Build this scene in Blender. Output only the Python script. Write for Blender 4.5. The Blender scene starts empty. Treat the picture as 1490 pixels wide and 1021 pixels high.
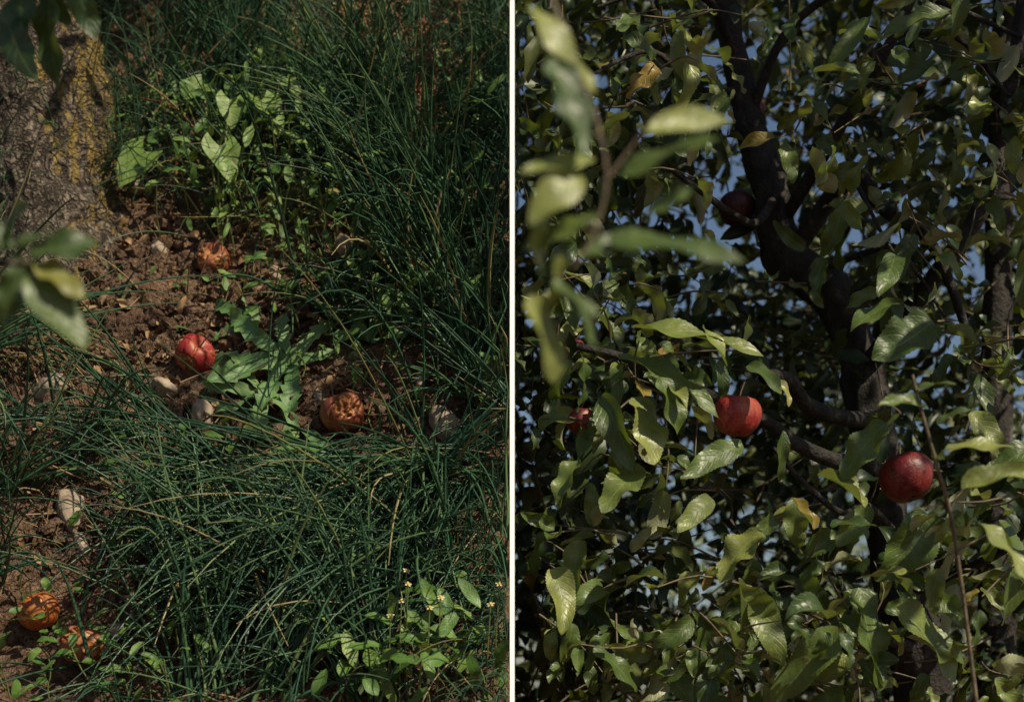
import bpy, math, random, bmesh
import numpy as np
from mathutils import Vector, noise, Matrix, Euler
random.seed(7); rng=np.random.default_rng(11)
scene=bpy.context.scene
COL=scene.collection

# ------------------------------------------------------------ helpers
def link(o,parent=None):
    COL.objects.link(o)
    if parent: o.parent=parent
    return o
def empty(name):
    e=bpy.data.objects.new(name,None); e.empty_display_size=.1; COL.objects.link(e); return e
class MB:
    """mesh builder; quads/tris + point attributes"""
    def __init__(s): s.v=[];s.f4=[];s.f3=[];s.uv=[];s.t=[];s.n=0
    def add(s,v,f,uv=None,tint=None):
        v=np.asarray(v,dtype=np.float32).reshape(-1,3); f=np.asarray(f,dtype=np.int64)
        if len(v)==0: return
        (s.f4 if f.shape[1]==4 else s.f3).append(f+s.n)
        s.v.append(v); k=len(v)
        s.uv.append(np.zeros((k,2),np.float32) if uv is None else np.asarray(uv,np.float32).reshape(-1,2))
        s.t.append(np.zeros(k,np.float32) if tint is None else np.broadcast_to(np.asarray(tint,np.float32),(k,)).copy())
        s.n+=k
    def obj(s,name,mat,parent=None,smooth=True):
        me=bpy.data.meshes.new(name)
        if s.n:
            v=np.concatenate(s.v); uv=np.concatenate(s.uv); t=np.concatenate(s.t)
            f4=np.concatenate(s.f4) if s.f4 else np.zeros((0,4),int)
            f3=np.concatenate(s.f3) if s.f3 else np.zeros((0,3),int)
            loops=np.concatenate([f4.ravel(),f3.ravel()]).astype(np.int32)
            tot=np.concatenate([np.full(len(f4),4),np.full(len(f3),3)]).astype(np.int32)
            st=(np.cumsum(tot)-tot).astype(np.int32)
            me.vertices.add(len(v)); me.vertices.foreach_set('co',v.ravel())
            me.loops.add(len(loops)); me.loops.foreach_set('vertex_index',loops)
            me.polygons.add(len(tot)); me.polygons.foreach_set('loop_start',st); me.polygons.foreach_set('loop_total',tot)
            me.polygons.foreach_set('use_smooth',np.full(len(tot),smooth))
            me.update(calc_edges=True)
            ul=me.uv_layers.new(name='UVMap'); ul.data.foreach_set('uv',uv[loops].ravel())
            a=me.attributes.new('tint','FLOAT','POINT'); a.data.foreach_set('value',t)
            me.validate()
        me.materials.append(mat)
        return link(bpy.data.objects.new(name,me),parent)
def norm(a): return a/np.maximum(np.linalg.norm(a,axis=-1,keepdims=True),1e-9)
def tube(mb,pts,rad,sides=8,tint=0.5,rough=0.0,hf=1.0):
    pts=np.asarray(pts,float); rad=np.asarray(rad,float); m=len(pts)
    d=np.gradient(pts,axis=0); d=norm(d)
    ref=np.array([0,1,0.13]) ; a=norm(np.cross(d,ref)); b=np.cross(d,a)
    th=np.arange(sides)*2*np.pi/sides
    r=rad[:,None]*np.ones(sides)
    if rough:
        for i in range(m):
            for j in range(sides):
                p=pts[i]+ (a[i]*math.cos(th[j])+b[i]*math.sin(th[j]))*rad[i]
                q=Vector(p)
                r[i,j]*=1+rough*(noise.noise(q*9)+.7*hf*noise.noise(Vector((q.x*38,q.y*38,q.z*16)))+.35*noise.noise(Vector((q.x*90,q.y*90,q.z*45))))
    v=pts[:,None,:]+r[:,:,None]*(a[:,None,:]*np.cos(th)[None,:,None]+b[:,None,:]*np.sin(th)[None,:,None])
    i=np.arange(m-1)[:,None]; j=np.arange(sides)[None,:]; j2=(j+1)%sides
    f=np.stack([i*sides+j,i*sides+j2,(i+1)*sides+j2,(i+1)*sides+j],-1).reshape(-1,4)
    mb.add(v,f,tint=tint)
def smooth_path(ctrl,n):
    c=np.asarray(ctrl,float); k=len(c); out=[]
    t=np.linspace(0,k-1,n)
    for x in t:
        i=min(int(x),k-2); u=x-i
        p0=c[max(i-1,0)];p1=c[i];p2=c[i+1];p3=c[min(i+2,k-1)]
        out.append(.5*((2*p1)+(-p0+p2)*u+(2*p0-5*p1+4*p2-p3)*u*u+(-p0+3*p1-3*p2+p3)*u**3))
    return np.array(out)
def rnd_tint(n):
    t=rng.uniform(0,.88,n); return np.where(rng.uniform(0,1,n)<.008,rng.uniform(.95,1,n),t)
def leaves(mb,P,D,N,L,W,rows=8,shape='apple',fold=.35,bend=(.1,1.2),ruf=.12,twist=.5,serr=0,xlim=None,tint=None):
    P=np.asarray(P,float).reshape(-1,3);n=len(P)
    if n==0:return
    D=norm(np.asarray(D,float).reshape(-1,3)); N=np.asarray(N,float).reshape(-1,3)
    X=norm(np.cross(D,N)); N=norm(np.cross(X,D))
    L=np.broadcast_to(np.asarray(L,float),(n,)); W=np.broadcast_to(np.asarray(W,float),(n,))
    t=np.linspace(0,1,rows+1); s=np.array([-1,-.55,0,.55,1.])
    if shape=='apple': w=1.50*np.power(t,.45)*np.power(1-t,.66)*(1-.12*np.power(t,6)); 
    elif shape=='heart': w=1.25*np.power(1-t,.75)*np.power(np.minimum(1,t*3+.35),.6)
    elif shape=='dandelion':
        saw=1-((t*4.6+.35*np.sin(t*9))%1.0); w=np.power(t+.02,.6)*np.power(1-t,.35)*1.35*(.55+.45*saw)
    else: w=1.75*np.power(t,.6)*np.power(1-t,.6)
    if serr: 
        w=w*(1+serr*np.where(np.arange(rows+1)%2==0,1,-1)*(t>0.05)*(t<.97))
    w=np.maximum(w,.03)
    T,S=np.meshgrid(t,s,indexing='ij'); Wd=np.broadcast_to(w[:,None],T.shape)
    b=rng.uniform(bend[0],bend[1],n)[:,None,None]; b=np.where(abs(b)<.05,.05,b)
    x=S[None]*Wd[None]*W[:,None,None]*.5
    fo=(fold*rng.uniform(.2,1.5,n))[:,None,None]
    z0=fo*np.abs(x)
    ph=rng.uniform(0,6.28,n)[:,None,None]; fr=rng.uniform(6,15,n)[:,None,None]
    z0=z0+ruf*W[:,None,None]*np.sin(fr*T[None]+ph+1.3*np.sign(S)[None])*np.abs(S[None])**1.5*np.sqrt(Wd)[None]
    tw=rng.uniform(-twist,twist,n)[:,None,None]*T[None]
    x2=x*np.cos(tw)-z0*np.sin(tw); z2=x*np.sin(tw)+z0*np.cos(tw)
    Tl=T[None]
    if shape=='heart': Tl=T[None]-.28*np.abs(S[None])**1.5*(1-T[None])**4
    sb=rng.uniform(-.25,.25,n)[:,None,None]
    ang=b*Tl
    al=L[:,None,None]*np.sin(ang)/b; dz=-L[:,None,None]*(1-np.cos(ang))/b
    y2=al+z2*np.sin(ang); zz=dz+z2*np.cos(ang); x2=x2+sb*L[:,None,None]*Tl**2
    V=P[:,None,None,:]+x2[...,None]*X[:,None,None,:]+y2[...,None]*D[:,None,None,:]+zz[...,None]*N[:,None,None,:]
    V=V.reshape(n,-1,3)
    tn=rnd_tint(n) if tint is None else np.broadcast_to(np.asarray(tint,float),(n,))
    if xlim is not None:
        if xlim[0]==.006:      # clipped hedge-flat on the side next to the bank
            V[:,:,0]=np.where(V[:,:,0]<.005,.005+.3*(.005-V[:,:,0]),V[:,:,0])
        ok=(V[:,:,0].min(1)>=min(xlim[0],.005) if xlim[0]==.006 else V[:,:,0].min(1)>=xlim[0])&(V[:,:,0].max(1)<=xlim[1]); V=V[ok]; tn=tn[ok]; n=len(V)
        if n==0:return
    k=V.shape[1]; c=5
    i=np.arange(rows)[:,None]; j=np.arange(c-1)[None]
    f=np.stack([i*c+j,i*c+j+1,(i+1)*c+j+1,(i+1)*c+j],-1).reshape(-1,4)
    F=(f[None]+(np.arange(n)*k)[:,None,None]).reshape(-1,4)
    uv=np.stack([S*.5+.5,T],-1).reshape(-1,2)
    mb.add(V.reshape(-1,3),F,np.tile(uv,(n,1)),np.repeat(tn,k))

# ------------------------------------------------------------ materials
def mat(name):
    m=bpy.data.materials.new(name); m.use_nodes=True; nt=m.node_tree; nt.nodes.clear()
    return m,nt
def nd(nt,t,**k):
    n=nt.nodes.new(t)
    for a,b in k.items():
        if a=='op': n.operation=b
        else: setattr(n,a,b)
    return n
def setin(nt,n,key,val):
    if isinstance(val,bpy.types.NodeSocket): nt.links.new(val,n.inputs[key])
    else: n.inputs[key].default_value=val
def math_(nt,op,a,b=0.0,c=0.0):
    n=nd(nt,'ShaderNodeMath',op=op); setin(nt,n,0,a); setin(nt,n,1,b)
    if op in('MULTIPLY_ADD',): setin(nt,n,2,c)
    return n.outputs[0]
def ramp(nt,fac,stops):
    n=nd(nt,'ShaderNodeValToRGB'); e=n.color_ramp.elements
    while len(e)<len(stops): e.new(.5)
    for x,(p,c) in zip(e,stops):
        x.position=p; x.color=(*c,1) if len(c)==3 else c
    nt.links.new(fac,n.inputs[0]); return n.outputs[0]
def mix(nt,f,a,b,bt='MIX'):
    n=nd(nt,'ShaderNodeMixRGB',blend_type=bt); setin(nt,n,0,f)
    for i,x in ((1,a),(2,b)):
        setin(nt,n,i,x if isinstance(x,bpy.types.NodeSocket) else (*x,1))
    return n.outputs[0]
def noise_(nt,vec,sc,det=4,ro=.55):
    n=nd(nt,'ShaderNodeTexNoise'); n.inputs['Scale'].default_value=sc; n.inputs['Detail'].default_value=det; n.inputs['Roughness'].default_value=ro
    if vec is not None: nt.links.new(vec,n.inputs['Vector'])
    return n.outputs['Fac']
def objco(nt,scale=(1,1,1)):
    tc=nd(nt,'ShaderNodeTexCoord'); mp=nd(nt,'ShaderNodeMapping'); mp.inputs['Scale'].default_value=scale
    nt.links.new(tc.outputs['Object'],mp.inputs['Vector']); return mp.outputs[0]
def finish(nt,col,rough=.5,spec=.5,bump=None,bs=.3,bd=.01,trans=0,tcol=None):
    p=nd(nt,'ShaderNodeBsdfPrincipled'); out=nd(nt,'ShaderNodeOutputMaterial')
    setin(nt,p,'Base Color',col if isinstance(col,bpy.types.NodeSocket) else (*col,1))
    setin(nt,p,'Roughness',rough); p.inputs['Specular IOR Level'].default_value=spec
    if bump is not None:
        b=nd(nt,'ShaderNodeBump'); b.inputs['Strength'].default_value=bs; b.inputs['Distance'].default_value=bd
        nt.links.new(bump,b.inputs['Height']); nt.links.new(b.outputs[0],p.inputs['Normal'])
    if trans:
        t=nd(nt,'ShaderNodeBsdfTranslucent'); setin(nt,t,'Color',tcol)
        ms=nd(nt,'ShaderNodeMixShader'); ms.inputs[0].default_value=trans
        nt.links.new(p.outputs[0],ms.inputs[1]); nt.links.new(t.outputs[0],ms.inputs[2]); nt.links.new(ms.outputs[0],out.inputs[0])
    else: nt.links.new(p.outputs[0],out.inputs[0])
def attr(nt,name='tint'):
    a=nd(nt,'ShaderNodeAttribute'); a.attribute_name=name; return a.outputs['Fac']

def leaf_mat(name,c0,c1,c2,under,rough=.42,vein=True,trans=.16,spots=True,spec=.5):
    m,nt=mat(name)
    tcol=ramp(nt,attr(nt),[(0,c0),(.55,c1),(.90,c2),(.96,(.30,.24,.04)),(1,(.34,.20,.04))])
    n=noise_(nt,objco(nt),26,3)
    col=mix(nt,ramp(nt,n,[(.35,(0,0,0)),(.7,(.55,.55,.55))]),tcol,tuple(x*.4 for x in c0))
    vmask=None
    if vein:
        uv=nd(nt,'ShaderNodeTexCoord').outputs['UV']; sp=nd(nt,'ShaderNodeSeparateXYZ'); nt.links.new(uv,sp.inputs[0])
        au=math_(nt,'ABSOLUTE',math_(nt,'SUBTRACT',sp.outputs[0],.5))
        mid=math_(nt,'LESS_THAN',au,.022)
        w=math_(nt,'FRACT',math_(nt,'MULTIPLY',math_(nt,'SUBTRACT',sp.outputs[1],math_(nt,'MULTIPLY',au,.55)),8.))
        w=math_(nt,'ABSOLUTE',math_(nt,'SUBTRACT',w,.5))
        vn=math_(nt,'SUBTRACT',1,math_(nt,'MULTIPLY',math_(nt,'MINIMUM',w,.14),1/.14))
        vmask=math_(nt,'MAXIMUM',math_(nt,'MULTIPLY',vn,.22),math_(nt,'MULTIPLY',mid,.8))
        col=mix(nt,math_(nt,'MULTIPLY',vmask,.5),col,tuple(min(1,x*1.7+.02) for x in c1))
    if spots:
        sn=noise_(nt,objco(nt),55,4,.7)
        sm=ramp(nt,sn,[(.65,(0,0,0)),(.69,(1,1,1))])
        col=mix(nt,math_(nt,'MULTIPLY',sm,.8),col,(.15,.085,.03))
    g=nd(nt,'ShaderNodeNewGeometry')
    colf=mix(nt,g.outputs['Backfacing'],col,mix(nt,.7,col,under))
    tc=mix(nt,.6,col,(.26,.34,.02))
    bump=None
    if vmask is not None: bump=math_(nt,'ADD',math_(nt,'MULTIPLY',vmask,-.8),math_(nt,'MULTIPLY',n,2.8))
    finish(nt,colf,math_(nt,'ADD',math_(nt,'MULTIPLY',n,.35),rough-.16),spec,bump,.6,.003,trans,tc)
    return m
M_leaf=leaf_mat('apple_leaf',(.034,.070,.016),(.12,.175,.034),(.29,.31,.075),(.44,.44,.27),rough=.43,spec=.6,trans=.24)
M_leaf_dark=leaf_mat('apple_leaf_inner_shade_tone',(.010,.024,.008),(.027,.052,.012),(.12,.14,.035),(.08,.10,.05),trans=.07,spots=False,vein=False,spec=.35)  # same leaf in a darker green, crown shade put into the colour
M_weed=leaf_mat('weed_leaf',(.06,.14,.022),(.12,.23,.04),(.21,.30,.06),(.14,.18,.10),rough=.5)
M_dand=leaf_mat('dandelion_leaf',(.09,.19,.06),(.14,.26,.085),(.19,.30,.10),(.18,.23,.14),rough=.55,spots=False)
M_dist=leaf_mat('distant_foliage',(.06,.09,.025),(.15,.18,.05),(.26,.26,.08),(.16,.19,.1),vein=False,spots=False,rough=.6,trans=0)

m,nt=mat('grass_blade'); M_grass=m
c=ramp(nt,attr(nt),[(0,(.018,.064,.036)),(.45,(.052,.135,.070)),(.72,(.11,.21,.085)),(.88,(.20,.31,.12)),(.93,(.28,.27,.10)),(1,(.62,.45,.23))])
c=mix(nt,math_(nt,'MULTIPLY',noise_(nt,objco(nt),14,2),.45),c,(.010,.028,.017))
finish(nt,c,.40,.6,trans=.08,tcol=(.09,.18,.05,1))

m,nt=mat('soil'); M_soil=m
co=objco(nt)
n1=noise_(nt,co,5,5,.6); n2=noise_(nt,co,42,7,.7); n3=noise_(nt,co,190,3,.7)
c=ramp(nt,n1,[(.3,(.09,.052,.034)),(.7,(.27,.16,.10))])
c=mix(nt,ramp(nt,n2,[(.45,(0,0,0)),(.75,(1,1,1))]),c,(.45,.30,.21))
c=mix(nt,ramp(nt,n3,[(.54,(0,0,0)),(.60,(.75,.75,.75))]),c,(.03,.02,.014))
finish(nt,c,.95,.15,math_(nt,'ADD',n2,math_(nt,'MULTIPLY',n3,.6)),1,.025)

m,nt=mat('lichen_bark'); M_bark=m
co=objco(nt,(1,1,.5)); co1=objco(nt)
n1=noise_(nt,co,34,8,.7); n2=noise_(nt,co1,110,5,.75)
vo=nd(nt,'ShaderNodeTexVoronoi',feature='DISTANCE_TO_EDGE'); vo.inputs['Scale'].default_value=52
wv=nd(nt,'ShaderNodeVectorMath',operation='ADD'); nt.links.new(co,wv.inputs[0])
nz=nd(nt,'ShaderNodeTexNoise'); nz.inputs['Scale'].default_value=24; nz.inputs['Detail'].default_value=4; nt.links.new(co1,nz.inputs['Vector'])
vs=nd(nt,'ShaderNodeVectorMath',operation='SCALE'); vs.inputs['Scale'].default_value=.10; nt.links.new(nz.outputs['Color'],vs.inputs[0]); nt.links.new(vs.outputs[0],wv.inputs[1]); nt.links.new(wv.outputs[0],vo.inputs['Vector'])
cr=ramp(nt,vo.outputs['Distance'],[(0,(0,0,0)),(.3,(1,1,1))])
c=ramp(nt,n1,[(.3,(.09,.07,.05)),(.5,(.28,.22,.17)),(.7,(.52,.44,.35))])
c=mix(nt,.75,c,cr,'MULTIPLY')
c=mix(nt,ramp(nt,n2,[(.4,(.8,.8,.8)),(.5,(0,0,0))]),c,(.05,.036,.028))
sx=nd(nt,'ShaderNodeSeparateXYZ'); g=nd(nt,'ShaderNodeNewGeometry'); nt.links.new(g.outputs['Normal'],sx.inputs[0])
li=math_(nt,'ADD',math_(nt,'MULTIPLY',sx.outputs[0],.20),math_(nt,'ADD',math_(nt,'MULTIPLY',noise_(nt,co1,60,6,.8),.75),math_(nt,'MULTIPLY',noise_(nt,co1,12,3),.3)))
lm=ramp(nt,li,[(.655,(0,0,0)),(.71,(1,1,1))])
c=mix(nt,math_(nt,'MULTIPLY',lm,.8),c,mix(nt,n2,(.26,.17,.04),(.55,.38,.11)))
finish(nt,c,.9,.2,math_(nt,'ADD',math_(nt,'ADD',n1,math_(nt,'MULTIPLY',cr,.6)),math_(nt,'MULTIPLY',n2,.7)),1.0,.018)

m,nt=mat('apple_tree_bark'); M_bark2=m
co=objco(nt,(1,1,.6)); co1=objco(nt)
n1=noise_(nt,co,30,7,.65); n2=noise_(nt,co1,120,4,.6)
c=ramp(nt,n1,[(.38,(.014,.011,.010)),(.6,(.045,.036,.030)),(.78,(.20,.175,.145))])
finish(nt,c,.7,.35,math_(nt,'ADD',n1,math_(nt,'MULTIPLY',n2,.6)),1,.012)

m,nt=mat('twig'); M_twig=m
finish(nt,ramp(nt,noise_(nt,objco(nt),60,3),[(.3,(.07,.05,.03)),(.7,(.19,.14,.085))]),.6,.4)

def apple_mat(name,red,red2,yel):
    m,nt=mat(name)
    co=objco(nt,(1,1,.16)); co1=objco(nt)
    st=noise_(nt,co,120,5,.65); big=noise_(nt,co1,22,3)
    c=mix(nt,ramp(nt,st,[(.35,(0,0,0)),(.7,(1,1,1))]),red,red2)
    c=mix(nt,ramp(nt,math_(nt,'ADD',big,math_(nt,'MULTIPLY',st,.35)),[(.66,(0,0,0)),(.90,(.75,.75,.75))]),c,yel)
    vo=nd(nt,'ShaderNodeTexVoronoi'); vo.inputs['Scale'].default_value=300; nt.links.new(co1,vo.inputs['Vector'])
    dm=ramp(nt,vo.outputs['Distance'],[(.12,(1,1,1)),(.25,(0,0,0))])
    c=mix(nt,math_(nt,'MULTIPLY',dm,.45),c,(.50,.28,.18))
    c=mix(nt,ramp(nt,noise_(nt,co1,70,5,.75),[(.57,(0,0,0)),(.65,(.65,.65,.65))]),c,tuple(x*.32 for x in red))
    rn=math_(nt,'ADD',attr(nt,'tint'),math_(nt,'MULTIPLY',math_(nt,'SUBTRACT',noise_(nt,co1,60,5,.7),.5),.6))
    rc=ramp(nt,rn,[(.35,(.03,.010,.006)),(.47,(.16,.055,.02)),(.62,(.52,.25,.08)),(.75,(.30,.11,.035)),(.9,(.07,.022,.010))])
    rm=ramp(nt,rn,[(.33,(0,0,0)),(.4,(1,1,1))])
    c=mix(nt,rm,c,rc)
    rough=math_(nt,'ADD',.42,math_(nt,'MULTIPLY',rm,.3))
    finish(nt,c,rough,.4,noise_(nt,co1,130,4),.35,.003)
    return m
M_app=apple_mat('red_apple_skin',(.19,.010,.014),(.36,.035,.028),(.46,.14,.07))
M_app_d=apple_mat('dark_apple_skin',(.10,.007,.010),(.19,.018,.018),(.26,.05,.03))
M_app_s=apple_mat('shaded_purple_apple_skin',(.035,.004,.010),(.07,.010,.016),(.09,.02,.02))  # purple skin darkened further, shade on the upper apples put into its colour
M_app_b=apple_mat('brown_apple_skin',(.20,.040,.020),(.32,.085,.035),(.44,.22,.10))
M_app_o=apple_mat('orange_apple_skin',(.34,.065,.018),(.46,.14,.03),(.44,.21,.07))

m,nt=mat('pale_stone'); M_stone=m
n1=noise_(nt,objco(nt),28,6,.6); n2=noise_(nt,objco(nt),160,4)
c=ramp(nt,n1,[(.3,(.20,.14,.10)),(.6,(.36,.28,.21)),(.8,(.5,.43,.34))])
finish(nt,c,.85,.3,math_(nt,'ADD',n1,math_(nt,'MULTIPLY',n2,.4)),.6,.006)
m,nt=mat('white_paint'); M_white=m
finish(nt,ramp(nt,noise_(nt,objco(nt),60,3),[(.3,(.92,.92,.92)),(.7,(.95,.95,.95))]),.5,.3)
m,nt=mat('petal'); M_petal=m
finish(nt,ramp(nt,attr(nt),[(0,(.65,.58,.4)),(.45,(.7,.66,.5)),(.5,(.5,.33,.03)),(1,(.65,.42,.05))]),.6,.3)
m,nt=mat('dry_litter'); M_dry=m
finish(nt,ramp(nt,attr(nt),[(0,(.10,.05,.025)),(.5,(.24,.14,.07)),(1,(.42,.27,.15))]),.8,.2)
m,nt=mat('seed_stalk'); M_seed=m
finish(nt,ramp(nt,attr(nt),[(0,(.20,.065,.035)),(.5,(.26,.13,.06)),(1,(.18,.21,.07))]),.7,.3)

# ------------------------------------------------------------ ground (one sheet, steep grassy bank on the left, level orchard floor on the right)
SL=1.436
def fine(x,y,z):
    p=Vector((x,y,z)); 
    return .018*noise.noise(p*6)+.014*noise.noise(p*19)+.012*abs(noise.noise(p*42))+.006*noise.noise(p*110)
def bank_z(y):
    if y<1.055: return 0.0
    if y<3.7: return 1.5+SL*(y-2.1)
    return 1.5+SL*1.6+ .25*(1-math.exp(-(y-3.7)))*3
def bank_pt(x,z,h=0.0):
    y=2.1+(z-1.5)/SL
    return np.array([x,y-.82*h,z+.571*h])
soil_spots=[(-.70,2.30,.12),(-.66,2.17,.13),(-.47,2.17,.11),(-.35,2.0,.08),(-.22,2.03,.08),(-.69,1.755,.10),(-.52,1.985,.08),(-.61,1.65,.05),(-.345,2.32,.07),(-.82,2.02,.06),(-.80,2.36,.12),(-.54,2.30,.09)]
def soil_w(x,z):
    r=0
    for a,b,s in soil_spots: r=np.maximum(r,np.exp(-(((x-a)**2+(z-b)**2)/(s*s))))
    return r
clear=[(-.557,2.105,.06),(-.288,1.965,.06),(-.556,2.32,.05),(-.722,1.63,.045),(-.645,1.575,.05),(-.11,1.97,.04),(-.315,2.345,.035),(-.80,2.03,.035),(-.42,2.07,.085),(-.36,1.97,.05)]
xs=np.concatenate([-np.geomspace(150,1.5,26),np.linspace(-1.42,0,270),[.012],np.geomspace(.3,150,26)])
ys=np.concatenate([[-150,-60,-20,-8,-3,-1,0,.6,1.0,1.055],np.linspace(1.15,1.85,14),np.linspace(1.9,3.35,420),np.linspace(3.4,3.7,6),np.geomspace(3.9,160,26)])
V=[]
for y in ys:
    bz=bank_z(y)
    for x in xs:
        if x<=0.0:
            z=bz
            if x>-1.45 and 1.88<y<3.4:
                d=fine(x,y,z); V.append((x,y-.82*d,z+.571*d)); continue
        else: z=0.0
        if abs(x)>3 or y>5 or y<-1: z+=.15*noise.noise(Vector((x*.1,y*.1,0)))
        V.append((x,y,z))
nx=len(xs); i=np.arange(len(ys)-1)[:,None]; j=np.arange(nx-1)[None]
F=np.stack([i*nx+j,i*nx+j+1,(i+1)*nx+j+1,(i+1)*nx+j],-1).reshape(-1,4)
mb=MB(); mb.add(V,F); mb.obj('ground',M_soil)

bm=bmesh.new(); bmesh.ops.create_icosphere(bm,subdivisions=2,radius=1)
IV=np.array([v.co[:] for v in bm.verts]); IF=np.array([[v.index for v in f.verts] for f in bm.faces]); bm.free()
bm=bmesh.new(); bmesh.ops.create_icosphere(bm,subdivisions=4,radius=1)
HV=np.array([v.co[:] for v in bm.verts]); HF=np.array([[v.index for v in f.verts] for f in bm.faces]); bm.free()
def lump(mb,c,r,base=IV,faces=IF,amp=.35,fq=1.3,sq=(1,1,.7),tint=.5):
    o=Vector(rng.uniform(-50,50,3)); rot=np.array(Euler(rng.uniform(0,6.28,3)).to_matrix())
    s=np.array([1+amp*noise.noise(Vector(v)*fq+o)+amp*.5*noise.noise(Vector(v)*fq*2.7+o) for v in base])
    v=(base*s[:,None]*np.array(sq)*r)@rot.T+np.asarray(c)
    mb.add(v,faces,tint=tint)
mb=MB(); k=0
while k<1500:
    x=rng.uniform(-1.1,0-.03); z=rng.uniform(1.55,2.5)
    if soil_w(x,z)>rng.uniform(.25,1): 
        r=rng.gamma(1.6,.0035)+.002; lump(mb,bank_pt(x,z,.010),min(r,.020),amp=.8); k+=1
mb.obj('soil_clods',M_soil,smooth=False)

# ------------------------------------------------------------ stones
def stone(x,z,r,sq=(1,1,.6),h=.012):
    mb=MB(); lump(mb,(0,0,0),r,HV,HF,.28,1.1,sq); o=mb.obj('stone',M_stone); o.location=bank_pt(x,z,h); return o
for x,z,r,sq in [(-.315,2.34,.030,(1.2,.8,.6)),(-.115,1.965,.028,(1.2,.8,.7)),(-.80,2.03,.038,(1.1,.8,.6)),(-.90,1.975,.04,(1.2,.8,.5)),
    (-.525,1.975,.03,(1.2,1,.6)),(-.60,2.035,.026,(1.1,.9,.6)),(-.71,1.80,.032,(1.2,.8,.6)),(-.44,2.285,.016,(1,.8,.7)),(-.66,2.335,.020,(1,.8,.7)),
    (-.68,1.74,.022,(1,.9,.6)),(-.735,2.50,.020,(.8,.8,.7)),(-.60,1.60,.018,(1,.8,.7)),(-.33,2.02,.014,(1,.8,.7)),(-.16,2.05,.016,(1.1,.8,.6)),(-.765,2.62,.018,(1,.8,.7))]:
    stone(x,z,r,sq)

# ------------------------------------------------------------ grass
mbg=MB()
def grass(px,pz,n,L,lean,spread,wid,up=.9,droop=1.4,tint=(.0,.88),seg=9,co=1.0,keep=.22):
    """tuft rooted at (px,pz) on the bank"""
    if n<=0:return
    bx=rng.normal(px,spread*.5,n); bz=rng.normal(pz,spread*.5,n)
    B=np.stack([bx,2.1+(bz-1.5)/SL,bz],1)
    Nn=np.array([0,-.82,.571]); U=np.array([1,0,0]); Vv=np.array([0,.571,.82])
    a=rng.uniform(0,2*np.pi,n); o=rng.uniform(.1,.85,n)*co
    d=Nn*(up*rng.uniform(.35,1.1,n))[:,None]+U*(np.cos(a)*o+lean[0]*rng.uniform(.3,1.5,n))[:,None]+Vv*(np.sin(a)*o*.9+lean[1])[:,None]
    d=norm(d); Ls=L*rng.uniform(.45,1.15,n); st=Ls/seg
    g=rng.uniform(.2,1.3,n)*droop
    wob=rng.normal(0,.018,(n,3)); curl=rng.normal(0,.05,(n,3))
    pts=[B.copy()]; p=B.copy()
    for s in range(seg):
        d=norm(d+np.array([0,0,-1.])*(g/seg*(0.3+1.4*s/seg))[:,None]+wob+curl*(s/seg))
        p=p+d*st[:,None]
        hh=((p-np.array([0,2.1,1.5]))@Nn)
        push=np.maximum(0,.012-hh+rng.uniform(0,.01,n)); p=p+Nn*push[:,None]
        pts.append(p.copy())
    Pt=np.stack(pts,1)
    Pt[:,:,0]=-.006-np.abs(Pt[:,:,0]+.006)
    sx_=Pt[:,4:,0]; hN=(Pt[:,4:,:]-np.array([0,2.1,1.5]))@Nn; sz_=Pt[:,4:,2]-.571*hN+0.0
    w=soil_w(sx_,sz_).max(1)
    kill=(w>.5)&(rng.uniform(0,1,n)>keep)
    for cx,cz,cr in clear:
        near=(((Pt[:,:,0]-cx)**2+(Pt[:,:,2]-cz)**2)<cr*cr).any(1)
        kill|=near&(rng.uniform(0,1,n)<.88)
    Pt=Pt[~kill]; n=len(Pt)
    if n==0:return
    T=norm(np.gradient(Pt,axis=1))
    A=norm(np.cross(T,np.array([.2,-.75,.6]))); Bn=np.cross(T,A)
    t=np.linspace(0,1,seg+1)
    r=(wid*rng.uniform(.5,1.2,n))[:,None]*.5*np.power(np.clip(1-t,0.02,1),.45)[None]*(.75+.25*np.minimum(1,t*5))[None]
    ring=[]
    for k2,(ca,cb) in enumerate([(1,0),(-.5,.7),(-.5,-.7)]):
        ring.append(Pt+A*(r*ca)[...,None]+Bn*(r*cb)[...,None])
    R=np.stack(ring,2)
    i=np.arange(seg)[:,None]; j=np.arange(3)[None]; j2=(j+1)%3
    f=np.stack([i*3+j,i*3+j2,(i+1)*3+j2,(i+1)*3+j],-1).reshape(-1,4)
    k=(seg+1)*3
    Fq=(f[None]+(np.arange(n)*k)[:,None,None]).reshape(-1,4)
    if tint[0]<.5:
        mid_=rng.uniform(.15,.6); tn=np.clip(mid_+rng.normal(0,.22,n),0,.9)
    else: tn=rng.uniform(tint[0],tint[1],n)
    dry=rng.uniform(0,1,n)<.035; tn=np.where(dry,rng.uniform(.92,1,n),tn)
    mbg.add(R.reshape(-1,3),Fq,tint=np.repeat(tn,k))
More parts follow.
